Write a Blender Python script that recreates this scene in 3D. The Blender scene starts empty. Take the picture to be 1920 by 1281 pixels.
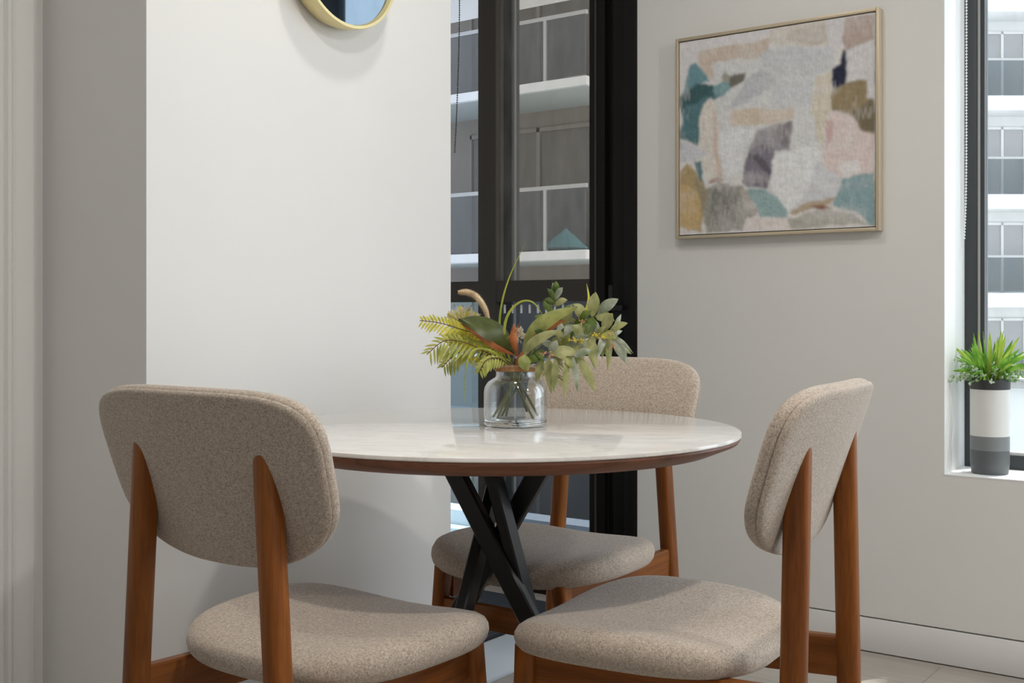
import bpy, bmesh, math, random
import numpy as np
from mathutils import Vector, Matrix, noise
C = bpy.context.scene.collection
PI = math.pi
# ------------------------------------------------------------------ camera
H = 0.976; F = 2135.0; YAW = math.atan2(0.5903, 0.8073)
cam_d = bpy.data.cameras.new('camera'); cam = bpy.data.objects.new('camera', cam_d); C.objects.link(cam)
cam.location = (0, 0, H); cam.rotation_euler = (PI/2, 0, YAW)
cam_d.sensor_width = 36; cam_d.lens = 36*F/1920
cam_d.shift_y = (588-640.5)/1920
cam_d.clip_start = 0.05; cam_d.clip_end = 300
bpy.context.scene.camera = cam
# ------------------------------------------------------------------ view
vs = bpy.context.scene.view_settings
vs.view_transform = 'Standard'; vs.look = 'None'; vs.gamma = 1; vs.use_curve_mapping = False; vs.exposure = 0.0
# ------------------------------------------------------------------ sky
w = bpy.data.worlds.new('sky'); bpy.context.scene.world = w; w.use_nodes = True
bg = w.node_tree.nodes['Background']; bg.inputs[0].default_value = (0.88, 0.94, 1.0, 1); bg.inputs[1].default_value = 2.2
# ------------------------------------------------------------------ sun, room lights and added fills
def lamp(name, kind, loc, to, energy, col=(1, 1, 1), **kw):
    d = bpy.data.lights.new(name, kind); o = bpy.data.objects.new(name, d); C.objects.link(o)
    o.location = loc; o.rotation_euler = (Vector(to)-Vector(loc)).to_track_quat('-Z', 'Y').to_euler()
    d.energy = energy; d.color = col
    for k, v in kw.items(): setattr(d, k, v)
    return o
lamp('sun', 'SUN', (0, 0, 8), (-0.15, -0.29, 8-0.85), 7.5, (1, .97, .92), angle=math.radians(.6))
lamp('side_fill_light', 'AREA', (2.5, 1.5, 1.45), (-2.2, 1.8, 1.0), 5, (1.0, .985, .96), shape='RECTANGLE', size=.9, size_y=.9)  # added fill lamp before the solid right wall, no glazing there
lamp('window_skylight', 'AREA', (.62, 3.32, 1.5), (-.8, 1.6, .45), 28, (.78, .89, 1), shape='RECTANGLE', size=1.6, size_y=1.7)
lamp('spot_downlight', 'AREA', (2.0, 1.63, 2.58), (-2.0, 2.3, .5), 19, (1.0, .95, .90), shape='DISK', size=.13)
lamp('rear_fill_light', 'AREA', (0.7, -2.4, 1.5), (-0.4, 3.2, 1.1), 5, (.96, .98, 1), shape='RECTANGLE', size=2.4, size_y=1.8)  # added fill behind the camera, where the wall has no window
lamp('ceiling_downlight', 'AREA', (-1.35, 1.85, 2.66), (-1.35, 1.85, 0), 6, (1, .94, .86), shape='DISK', size=.14)
lamp('ceiling_downlight', 'AREA', (-.35, 1.0, 2.66), (-.35, 1.0, 0), 18, (1, .94, .86), shape='DISK', size=.14)

# ------------------------------------------------------------------ helpers
def rot(u, wd): return (.8073*u-.5903*wd, .5903*u+.8073*wd)
def onY(px, Y):                      # X on the plane Y=const seen at image column px
    d = (px-960)/F; return (.8073*d-.5903)*Y/(.8073+.5903*d)
class MB:
    def __init__(s): s.v = []; s.f = []; s.m = []
    def box(s, x0, x1, y0, y1, z0, z1, bev=0, mi=0):
        bm = bmesh.new(); bmesh.ops.create_cube(bm, size=1)
        for q in bm.verts:
            q.co = Vector(((x0+x1)/2+q.co.x*(x1-x0), (y0+y1)/2+q.co.y*(y1-y0), (z0+z1)/2+q.co.z*(z1-z0)))
        if bev: bmesh.ops.bevel(bm, geom=bm.edges[:], offset=bev, segments=2, affect='EDGES', profile=.5)
        return s.addbm(bm, mi)
    def addbm(s, bm, mi=0):
        n = len(s.v); bm.verts.index_update()
        s.v += [tuple(q.co) for q in bm.verts]
        for f in bm.faces: s.f.append([n+q.index for q in f.verts]); s.m.append(mi)
        bm.free(); return s
    def loft(s, rings, cap=True, closed=True, mi=0):
        n = len(s.v); k = len(rings[0])
        for r in rings: s.v += [tuple(p) for p in r]
        for i in range(len(rings)-1):
            for j in range(k if closed else k-1):
                a = n+i*k+j; b = n+i*k+(j+1) % k
                s.f.append([a, b, b+k, a+k]); s.m.append(mi)
        if cap and closed:
            s.f.append([n+j for j in range(k)][::-1]); s.f.append([n+(len(rings)-1)*k+j for j in range(k)]); s.m += [mi, mi]
        return s
    def lathe(s, prof, cx=0, cy=0, n=48, cap=False, mi=0):
        return s.loft([[(cx+r*math.cos(2*PI*j/n), cy+r*math.sin(2*PI*j/n), z) for j in range(n)] for r, z in prof], cap=cap, mi=mi)
    def tube(s, pts, r, n=8, mi=0):
        pts = [Vector(p) for p in pts]; rings = []
        up = Vector((.13, .21, 1)).normalized()
        for i, p in enumerate(pts):
            t = (pts[min(i+1, len(pts)-1)]-pts[max(i-1, 0)]).normalized()
            a = t.cross(up)
            if a.length < .05: a = t.cross(Vector((1, 0, 0)))
            a.normalize(); b = t.cross(a)
            rr = r[i] if isinstance(r, (list, tuple)) else r
            rings.append([p+a*rr*math.cos(2*PI*j/n)+b*rr*math.sin(2*PI*j/n) for j in range(n)])
        return s.loft(rings, mi=mi)
    def strip(s, rows, mi=0):
        return s.loft(rows, cap=False, closed=False, mi=mi)
    def build(s, name, mats, parent=None, smooth=35, fix=True):
        me = bpy.data.meshes.new(name); me.from_pydata(s.v, [], s.f)
        if not isinstance(mats, (list, tuple)): mats = [mats]
        for m in mats: me.materials.append(m)
        me.polygons.foreach_set('material_index', s.m)
        if fix:
            bm = bmesh.new(); bm.from_mesh(me); bmesh.ops.recalc_face_normals(bm, faces=bm.faces[:]); bm.to_mesh(me); bm.free()
        if smooth:
            me.shade_smooth(); me.set_sharp_from_angle(angle=math.radians(smooth))
        o = bpy.data.objects.new(name, me); C.objects.link(o)
        if parent: o.parent = parent
        return o
def thing(name, label, cat, loc=(0, 0, 0), rz=0, group=None):
    o = bpy.data.objects.new(name, None); C.objects.link(o); o.empty_display_size = .05
    o.location = loc; o.rotation_euler = (0, 0, rz); o['label'] = label; o['category'] = cat
    if group: o['group'] = group
    return o
def tag(o, label, cat, group=None):
    o['label'] = label; o['category'] = cat
    if group: o['group'] = group
    return o
def struct(o): o['kind'] = 'structure'; return o
def spl(pts, n=12):                  # Catmull-Rom through the points
    pts = [Vector(p) for p in pts]; P = [pts[0]*2-pts[1]]+pts+[pts[-1]*2-pts[-2]]; out = []
    for i in range(1, len(P)-2):
        for k in range(n):
            t = k/n; a, b, c, d = P[i-1:i+3]
            out.append(.5*((2*b)+(c-a)*t+(2*a-5*b+4*c-d)*t*t+(3*b-a-3*c+d)*t**3))
    out.append(pts[-1]); return out
def supel(n, e):
    r = []
    for j in range(n):
        t = 2*PI*j/n; c, s_ = math.cos(t), math.sin(t)
        r.append((math.copysign(abs(c)**(2/e), c), math.copysign(abs(s_)**(2/e), s_)))
    return r
# ------------------------------------------------------------------ materials
def srgb(r, g, b):
    f = lambda c: (c/255/12.92) if c/255 <= .04045 else ((c/255+.055)/1.055)**2.4
    return (f(r), f(g), f(b))
def mat(name, col, rough=.5, metal=0, spec=.5, **kw):
    m = bpy.data.materials.new(name); m.use_nodes = True; b = m.node_tree.nodes['Principled BSDF']
    b.inputs['Base Color'].default_value = (*col, 1); b.inputs['Roughness'].default_value = rough
    b.inputs['Metallic'].default_value = metal; b.inputs['Specular IOR Level'].default_value = spec
    for k, v in kw.items(): b.inputs[k].default_value = v
    return m
class N:
    def __init__(s, m): s.t = m.node_tree; s.b = s.t.nodes['Principled BSDF']
    def n(s, typ, **kw):
        o = s.t.nodes.new(typ)
        for k, v in kw.items():
            if k in o.inputs: o.inputs[k].default_value = v
            else: setattr(o, k, v)
        return o
    def l(s, a, b): s.t.links.new(a, b)
    def coord(s, scale=(1, 1, 1), rotation=(0, 0, 0)):
        t = s.n('ShaderNodeTexCoord'); m = s.n('ShaderNodeMapping'); m.inputs['Scale'].default_value = scale
        m.inputs['Rotation'].default_value = rotation
        s.l(t.outputs['Object'], m.inputs['Vector']); return m.outputs[0]
    def noise(s, vec, scale, detail=3, rough=.5, dist=0):
        q = s.n('ShaderNodeTexNoise'); q.inputs['Scale'].default_value = scale; q.inputs['Detail'].default_value = detail
        q.inputs['Roughness'].default_value = rough; q.inputs['Distortion'].default_value = dist
        s.l(vec, q.inputs['Vector']); return q.outputs['Fac']
    def ramp(s, fac, stops):
        r = s.n('ShaderNodeValToRGB'); e = r.color_ramp.elements
        while len(e) < len(stops): e.new(.5)
        for i, (p, c) in enumerate(stops): e[i].position = p; e[i].color = (*c, 1)
        s.l(fac, r.inputs[0]); return r.outputs[0]
    def bump(s, fac, strength, dist=.001):
        b = s.n('ShaderNodeBump'); b.inputs['Strength'].default_value = strength; b.inputs['Distance'].default_value = dist
        s.l(fac, b.inputs['Height']); s.l(b.outputs[0], s.b.inputs['Normal'])
    def math(s, op, a, b):
        m = s.n('ShaderNodeMath', operation=op)
        for i, q in enumerate((a, b)):
            if isinstance(q, (int, float)): m.inputs[i].default_value = q
            else: s.l(q, m.inputs[i])
        return m.outputs[0]
def sc(c, k): return tuple(q*k for q in c)
def painted(name, col, rough=.55, amp=.05):
    m = mat(name, col, rough, spec=.3); q = N(m); v = q.coord()
    n1 = q.noise(v, 1.3, 3); q.l(q.ramp(n1, [(.3, sc(col, 1-amp)), (.7, col)]), q.b.inputs['Base Color'])
    q.bump(q.noise(v, 260, 2), .06, .0008); return m
def fabric(name, lo, hi):
    m = mat(name, hi, .92, spec=.15); q = N(m)
    a = q.noise(q.coord((1, 1, .35)), 640, 2, .7); b = q.noise(q.coord((.35, .35, 1)), 680, 2, .7)
    c = q.noise(q.coord(), 160, 3)
    s_ = q.math('ADD', q.math('MULTIPLY', a, .45), q.math('ADD', q.math('MULTIPLY', b, .45), q.math('MULTIPLY', c, .12)))
    q.l(q.ramp(s_, [(.38, lo), (.64, hi)]), q.b.inputs['Base Color'])
    q.bump(s_, .5, .0012); q.b.inputs['Sheen Weight'].default_value = .25; q.b.inputs['Sheen Roughness'].default_value = .5
    return m
def wood(name, dark, light, axis='z', rough=.38, k=1.0):
    m = mat(name, light, rough, spec=.3); q = N(m)
    s_ = {'x': (.045, 1, 1), 'y': (1, .045, 1), 'z': (1, 1, .045)}[axis]
    v = q.coord(s_); a = q.noise(v, 34*k, 6, .62, .6); b = q.noise(v, 260*k, 3, .7)
    f = q.math('ADD', q.math('MULTIPLY', a, .72), q.math('MULTIPLY', b, .28))
    q.l(q.ramp(f, [(.32, dark), (.52, tuple((x+y)/2 for x, y in zip(dark, light))), (.68, light)]), q.b.inputs['Base Color'])
    q.bump(f, .12, .001); return m
def thin_glass(name, tint=(1, 1, 1), refl=1.0, ior=1.5, rough=0.0, dirt=0):
    m = bpy.data.materials.new(name); m.use_nodes = True; t = m.node_tree; t.nodes.clear()
    o = t.nodes.new('ShaderNodeOutputMaterial'); mx = t.nodes.new('ShaderNodeMixShader'); tr = t.nodes.new('ShaderNodeBsdfTransparent')
    gl = t.nodes.new('ShaderNodeBsdfGlossy'); lw = t.nodes.new('ShaderNodeLayerWeight'); pw_ = t.nodes.new('ShaderNodeMath'); pw_.operation = 'POWER'
    mu = t.nodes.new('ShaderNodeMath'); mu.operation = 'MULTIPLY_ADD'; lw.inputs['Blend'].default_value = .5; pw_.inputs[1].default_value = 2.2
    tr.inputs[0].default_value = (*tint, 1); gl.inputs['Roughness'].default_value = rough
    mu.inputs[1].default_value = .75*refl; mu.inputs[2].default_value = .045*refl
    t.links.new(lw.outputs['Facing'], pw_.inputs[0]); t.links.new(pw_.outputs[0], mu.inputs[0]); t.links.new(mu.outputs[0], mx.inputs[0])
    t.links.new(tr.outputs[0], mx.inputs[1]); t.links.new(gl.outputs[0], mx.inputs[2])
    last = mx
    if dirt:                          # dust film and a few scratches on the pane
        m2 = t.nodes.new('ShaderNodeMixShader'); df = t.nodes.new('ShaderNodeBsdfDiffuse'); df.inputs[0].default_value = (.75, .77, .78, 1)
        tc = t.nodes.new('ShaderNodeTexCoord'); mp = t.nodes.new('ShaderNodeMapping'); mp.inputs['Scale'].default_value = (1, 1, .25)
        nz = t.nodes.new('ShaderNodeTexNoise'); nz.inputs['Scale'].default_value = 26; nz.inputs['Detail'].default_value = 6
        rp = t.nodes.new('ShaderNodeMapRange'); rp.inputs[1].default_value = .35; rp.inputs[2].default_value = .8; rp.inputs[3].default_value = dirt*.3; rp.inputs[4].default_value = dirt*1.6
        t.links.new(tc.outputs['Object'], mp.inputs[0]); t.links.new(mp.outputs[0], nz.inputs['Vector']); t.links.new(nz.outputs['Fac'], rp.inputs[0])
        t.links.new(rp.outputs[0], m2.inputs[0]); t.links.new(mx.outputs[0], m2.inputs[1]); t.links.new(df.outputs[0], m2.inputs[2]); last = m2
    t.links.new(last.outputs[0], o.inputs[0]); return m
def leafmat(name, c1, c2, back=None, rough=.5, trans=.22):
    m = mat(name, c1, rough, spec=.35); q = N(m); v = q.coord()
    col = q.ramp(q.noise(v, 38, 4), [(.35, c1), (.65, c2)])
    if back:
        g = q.n('ShaderNodeNewGeometry'); mx = q.n('ShaderNodeMix', data_type='RGBA')
        q.l(g.outputs['Backfacing'], mx.inputs[0]); q.l(col, mx.inputs[6]); mx.inputs[7].default_value = (*back, 1); col = mx.outputs[2]
    q.l(col, q.b.inputs['Base Color'])
    tr = q.n('ShaderNodeBsdfTranslucent'); q.l(col, tr.inputs[0]); ms = q.n('ShaderNodeMixShader'); ms.inputs[0].default_value = trans
    out = q.t.nodes['Material Output']; q.l(q.b.outputs[0], ms.inputs[1]); q.l(tr.outputs[0], ms.inputs[2]); q.l(ms.outputs[0], out.inputs[0])
    return m
M = {}
M['wall'] = painted('wall_paint', (.76, .75, .725))
M['wall_white'] = painted('white_wall_paint', (.80, .785, .765))
M['trimw'] = painted('gloss_trim_paint', (.78, .78, .76), .35, .02)
M['base'] = painted('baseboard_paint', (.80, .795, .78), .35, .02)
M['ceil'] = painted('ceiling_paint', (.85, .85, .84))
M['reveal'] = painted('reveal_paint', (.86, .86, .85))
M['fabric'] = fabric('oatmeal_weave', (.27, .215, .17), (.66, .56, .465))
WD, WL = (.13, .036, .006), (.36, .115, .017)
for a in 'xyz': M['wood_'+a] = wood('teak_'+a, WD, WL, a)
M['table_wood'] = wood('walnut_edge', (.11, .042, .024), (.30, .125, .068), 'x', .4)
M['black'] = mat('black_powder_coat', (.011, .0105, .011), .34, spec=.4)
M['frame'] = mat('bronze_black_aluminium', (.006, .005, .004), .4, spec=.25)
M['frame_b'] = mat('dark_bronze_aluminium', (.040, .032, .025), .45)
M['gasket'] = mat('grey_gasket', (.25, .26, .26), .5)
M['wframe'] = mat('charcoal_window_aluminium', (.045, .05, .055), .45)
M['wsash'] = mat('charcoal_sash', (.03, .032, .036), .4)
M['brass'] = mat('pale_brushed_brass', (.80, .68, .36), .38, .55)
M['mirror'] = mat('smoked_mirror_silver', (.27, .345, .43), .02, 1)
M['champagne'] = mat('champagne_frame', (.55, .46, .33), .4, .35)
M['door_glass'] = thin_glass('tinted_door_glass', (.64, .615, .58), .8, dirt=.07)
M['lower_glass'] = thin_glass('deep_tinted_door_glass', (.36, .39, .43), 1.0, dirt=.03)
M['win_glass'] = thin_glass('window_glass', (.93, .95, .95), .8, dirt=.06)
M['vase_glass'] = thin_glass('vase_glass', (.965, .978, .98), 1.1, 1.45)
M['frit'] = mat('white_frit', (.85, .86, .88), .5)
M['chain_d'] = mat('dark_bead_chain', (.05, .05, .055), .4, .5)
M['chain_w'] = mat('white_bead_chain', (.8, .8, .78), .4)
m = mat('solid_base_glass', (.96, .99, 1), .0); m.node_tree.nodes['Principled BSDF'].inputs['Transmission Weight'].default_value = 1
m.node_tree.nodes['Principled BSDF'].inputs['IOR'].default_value = 1.45; M['base_glass'] = m
# marble
m = mat('white_marble', (.8, .78, .75), .07, spec=.55); q = N(m)
v = q.coord((1, 2.1, 1), (0, 0, .6)); a = q.noise(v, 3.4, 8, .62, 1.4); b = q.noise(v, 9, 5, .6, .8)
f_ = q.math('ABSOLUTE', q.math('SUBTRACT', a, .5), 0)
c1 = q.ramp(f_, [(0, (.73, .70, .67)), (.03, (.80, .775, .745)), (.12, (.84, .815, .785))])
mx = q.n('ShaderNodeMix', data_type='RGBA', blend_type='MULTIPLY'); mx.inputs[0].default_value = .5
q.l(c1, mx.inputs[6]); q.l(q.ramp(b, [(.3, (.92, .915, .91)), (.7, (1, 1, 1))]), mx.inputs[7]); q.l(mx.outputs[2], q.b.inputs['Base Color'])
M['marble'] = m
# floor: pale oak boards running along Y
m = mat('pale_oak_floor', (.5, .45, .4), .33, spec=.4); q = N(m)
br = q.n('ShaderNodeTexBrick'); br.inputs['Scale'].default_value = 1; br.inputs['Brick Width'].default_value = 1.8; br.inputs['Row Height'].default_value = .19
br.inputs['Mortar Size'].default_value = .0012; br.inputs['Color1'].default_value = (.46, .415, .365, 1); br.inputs['Color2'].default_value = (.40, .37, .33, 1); br.inputs['Mortar'].default_value = (.2, .18, .16, 1)
q.l(q.coord((1, 1, 1), (0, 0, 0)), br.inputs['Vector'])
g = q.noise(q.coord((.06, 1, 1)), 30, 5, .6, .4); g2 = q.noise(q.coord(), 2.2, 4)
mx = q.n('ShaderNodeMix', data_type='RGBA', blend_type='MULTIPLY'); mx.inputs[0].default_value = .8
q.l(br.outputs[0], mx.inputs[6]); q.l(q.ramp(g, [(.3, (.78, .77, .76)), (.7, (1.0, 1.0, 1.0))]), mx.inputs[7])
m3 = q.n('ShaderNodeMix', data_type='RGBA', blend_type='MULTIPLY'); m3.inputs[0].default_value = .6
q.l(mx.outputs[2], m3.inputs[6]); q.l(q.ramp(g2, [(.3, (.82, .82, .83)), (.7, (1, 1, 1))]), m3.inputs[7]); q.l(m3.outputs[2], q.b.inputs['Base Color'])
M['floor'] = m

# ------------------------------------------------------------------ the room
YW = 3.256; XL = -1.994; YR = 1.45; XF = -2.373; YE = 2.44; ZC = 2.7
XD0, XD1 = -2.95, onY(1195, YW)              # glazed door opening, its left end behind the pier
XW0, XW1 = onY(1770, YW), 1.75               # window opening
ZS = 0.529; T = .25
struct(MB().box(-6, 2.8, -2.9, YW+.25, -.12, 0).build('floor', M['floor'], smooth=0))
struct(MB().box(-3.4, 2.8, -2.9, YW+.25, ZC, ZC+.12).build('ceiling', M['ceil'], smooth=0))
b = MB(); zb = .103                          # the wall stands on a shadow gap above the flush baseboard
b.box(XD1, XW0, YW, YW+T, zb, ZC); b.box(XW0, XW1, YW, YW+T, zb, ZS); b.box(XW1, 2.8, YW, YW+T, zb, ZC)
b.box(XD1, 2.8, YW+.012, YW+T, 0, zb)
b.box(XD0-.4, XD1, YW, YW+T, 2.45, ZC); b.box(XW0, XW1, YW, YW+T, 2.45, ZC)
b.box(XD0-.4, XD0, YW, YW+T, 0, 2.45)
struct(b.build('wall_back', M['wall'], smooth=0))
struct(MB().box(-3.3, XL, YR, YE, 0, ZC).build('wall_left', M['wall_white'], smooth=0))
struct(MB().box(-3.3, -3.15, YE, YW+.25, 0, ZC).build('wall_alcove', M['wall'], smooth=0))
struct(MB().box(XF-.15, XF, -2.9, YR, 0, ZC).build('wall_far_left', M['wall'], smooth=0))
struct(MB().box(2.6, 2.8, -2.9, YW, 0, ZC).build('wall_right', M['wall'], smooth=0))
struct(MB().box(XF, 2.6, -2.9, -2.7, 0, ZC).build('wall_front', M['wall'], smooth=0))
struct(MB().box(XW0+.0002, XW1, YW-.001, YW+.22, ZS-.002, ZS+.0015).build('trim_2', M['reveal'], smooth=0))
struct(MB().box(XW0-.0005, XW0+.0015, YW+.0005, YW+.22, ZS, 2.45).build('trim_3', M['reveal'], smooth=0))
struct(MB().box(XD1+.001, 2.6, YW-.001, YW+.011, .003, .098, .0015).build('baseboard_back', M['base']))
# door casing on the far left wall (moulded profile, vertical)
prof = [(0, 0), (.012, 0), (.012, .010), (.020, .014), (.020, .045), (.016, .050), (.024, .058), (.024, .066), (.018, .070), (.026, .078), (.026, .115), (0, .115)]
ring = lambda z: [(XF+a, YR-.03-bb, z) for a, bb in prof]
struct(MB().loft([ring(0), ring(2.2)]).build('trim_1', M['trimw'], smooth=0))

# ------------------------------------------------------------------ glazed door
d1 = struct(thing('door_1', '', '')); del d1['label']; del d1['category']
X = lambda px, y: onY(px, y)
b = MB()                                     # outer frame, stepped jamb on the right
b.box(X(1171, YW), XD1, YW-.004, YW+.12, 0, 2.45, .002)
b.box(X(1150, YW+.02), X(1171, YW), YW+.02, YW+.12, 0, 2.45, .002)
b.box(X(1140, YW+.05), X(1150, YW+.02), YW+.055, YW+.12, 0, 2.45, .001)
b.box(XD0, X(1140,YW+.05), YW+.0, YW+.12, 2.40, 2.45, .002); b.box(XD0, X(1140,YW+.05), YW+.0, YW+.12, 0, .03, .002)
b.build('door_frame', M['frame'], d1)
b = MB(); yg = YW+.06
b.box(X(1112, yg), X(1141, yg), YW+.035, YW+.085, .03, 2.40, .002)
b.build('door_stile', M['frame'], d1)
MB().box(X(1123, yg), X(1126, yg), YW+.031, YW+.036, .03, 2.40).build('door_seal', M['frame_b'], d1)
b = MB(); b.box(X(904, yg), X(937, yg), YW+.035, YW+.085, .03, 2.40, .002); b.build('door_stile', M['frame_b'], d1)
b = MB(); b.box(X(940, YW+.14), X(967, YW+.14), YW+.115, YW+.165, .03, 2.40, .002); b.build('door_stile', M['frame_b'], d1)
MB().box(X(966, yg), X(968.2, yg), YW+.050, YW+.062, .07, 2.40).build('glass_edge', M['gasket'], d1)
for a_, b2 in ((XD0+.001, X(904, yg)), (X(937, yg), X(1112, yg))): MB().box(a_, b2, YW+.038, YW+.082, 1.018, 1.094).build('door_rail', M['frame_b'], d1)
for a_, b2 in ((XD0+.001, X(904, yg)), (X(937, yg), X(1112, yg))): MB().box(a_, b2, YW+.038, YW+.082, .03, .085).build('door_rail', M['frame'], d1)
MB().box(XD0+.001, X(904, yg), YW+.058, YW+.064, 1.094, 2.40).build('door_glass', thin_glass('clear_side_glass', (.72, .73, .75), .9, dirt=.03), d1, 0)
MB().box(X(937, yg), X(1112, yg), YW+.058, YW+.064, 1.094, 2.40).build('door_glass', M['door_glass'], d1, 0)
MB().box(XD0+.001, X(904, yg), YW+.058, YW+.064, .085, 1.018).build('door_glass', thin_glass('blue_side_glass', (.80, .90, .95), .9, dirt=.05), d1, 0)
MB().box(X(937, yg), X(1112, yg), YW+.058, YW+.064, .085, 1.018).build('door_glass', M['lower_glass'], d1, 0)
b = MB()
for px in np.arange(838, 1112, 15.6):        # white manifestation ticks on the pane
    x = X(px, yg); b.box(x-.0042, x+.0042, YW+.0565, YW+.058, .977, 1.008)
b.build('manifestation_marks', M['frit'], d1, 0)
b = MB(); b.box(X(1137, YW), X(1173, YW), YW-.028, YW-.016, .984, 1.003, .003); b.box(X(1160, YW), X(1167, YW), YW-.02, YW+.0, .986, 1.001, .002)
b.box(X(1146, YW), X(1153, YW), YW-.02, YW-.012, .99, 1.07, .003)
b.build('door_handle', M['black'], d1)
MB().lathe([(.0, .028), (.009, .028), (.011, .02), (.011, -.02), (.0, -.02)], X(1158, YW), YW-.016, 16).build('lock_barrel', mat('satin_steel', (.5, .5, .5), .3, .8), d1).location.z = .90
# bead chains of the roller blinds
def bead_chain(name, m, pts, r, step, label):
    P = spl(pts, 14); b = MB(); acc = 0; last = P[0]
    for p in P[1:]:
        L = (p-last).length; k = acc
        while k < L:
            c_ = last.lerp(p, k/L)
            bm = bmesh.new(); bmesh.ops.create_icosphere(bm, subdivisions=1, radius=r, matrix=Matrix.Translation(c_)); b.addbm(bm); k += step
        acc = k-L; last = p
    b.tube(P, r*.3, 5)
    return tag(b.build(name, m), label, 'blind chain')
xc = X(861.5, YW-.05)
bead_chain('blind_chain', M['chain_d'], [(xc, YW-.05, 2.3), (xc-.001, YW-.05, 2.0), (xc-.012, YW-.05, 1.72), (xc-.022, YW-.05, 1.56)], .0032, .0085,
           'dark beaded blind chain hanging beside the tall black door')
xb = X(1812, YW+.17)
bead_chain('blind_chain', M['chain_w'], [(xb, YW+.17, 2.3), (xb, YW+.17, 1.7), (xb-.001, YW+.17, 1.35), (xb-.006, YW+.17, 1.19)], .0035, .009,
           'white beaded blind chain hanging inside the bright window reveal')

# ------------------------------------------------------------------ window in the back wall
w1 = struct(thing('window_1', '', '')); del w1['label']; del w1['category']
ya, yb_ = YW+.205, YW+.25
b = MB(); xa = XW0+.0015
b.box(xa, X(1831, ya), ya, yb_, ZS, 2.45, .002); b.box(X(1831, ya), XW1, ya+.001, yb_, ZS+.0015, ZS+.042); b.box(XW1-.05, XW1, ya, yb_, ZS, 2.45); b.box(-.43, -.20, ya+.002, yb_, ZS+.04, 2.41, .002)
b.box(xa, XW1, ya, yb_, 2.40, 2.45)
b.build('window_frame', M['wframe'], w1)
b = MB(); b.box(X(1831, ya), X(1837, ya), ya+.012, yb_, ZS+.042, 2.40); b.box(X(1831, ya), XW1-.05, ya+.012, yb_, ZS+.042, ZS+.050)
b.build('window_bead', M['chain_w'], w1)
b = MB(); b.box(X(1837, ya), X(1845, ya), ya+.006, yb_, ZS+.05, 2.40)
b.build('window_sash', M['wsash'], w1)
for p0_, p1_ in ((X(1845, ya), -.43), (-.20, XW1-.05)): MB().box(p0_, p1_, ya+.025, ya+.031, ZS+.05, 2.40).build('window_pane', M['win_glass'], w1, 0)

# ------------------------------------------------------------------ round table
tx, ty = rot(-.0307, 2.256); TR = .477
tb = thing('round_dining_table', 'round dining table with polished white marble top and crossed black legs', 'table', (tx, ty, 0), YAW)
MB().lathe([(.0, .75), (TR-.004, .75), (TR-.001, .749), (TR, .746), (TR, .7435), (TR-.002, .742), (.0, .742)], n=128).build('marble_top', M['marble'], tb)
MB().lathe([(.0, .7415), (TR-.003, .7415), (TR-.002, .738), (TR-.006, .732), (TR-.05, .714), (TR-.075, .711), (.0, .711)], n=128).build('wooden_edge', M['table_wood'], tb)
MB().lathe([(.0, .711), (.16, .711), (.16, .703), (.0, .703)], n=48).build('mounting_plate', M['black'], tb)
z0 = .533; s_ = .60; r0 = .031
for k in range(4):
    ph = math.radians(-116+90*k)
    P = lambda z: Vector((r0*math.cos(ph)+(z0-z)*s_*-math.sin(ph), r0*math.sin(ph)+(z0-z)*s_*math.cos(ph), z))
    if k == 1:                        # the leg beside the far chair stays clear of its seat
        P_ = P; P = lambda z, P_=P_: Vector((P_(z).x, -.030-.022*(.7-z), z))
    d = (P(0)-P(.7)).normalized(); nrm = Vector((math.cos(ph), math.sin(ph), 0)); a = d.cross(nrm).normalized()
    hw, hd = .0195, .012; ring = []
    rg = [[P(z)+a*(sx*hw)+nrm*(sy*hd) for sx, sy in ((-1, -.7), (-.85, -1), (.85, -1), (1, -.7), (1, .7), (.85, 1), (-.85, 1), (-1, .7))] for z in (0, .705)]
    MB().loft(rg).build('leg', M['black'], tb, 20)

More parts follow.
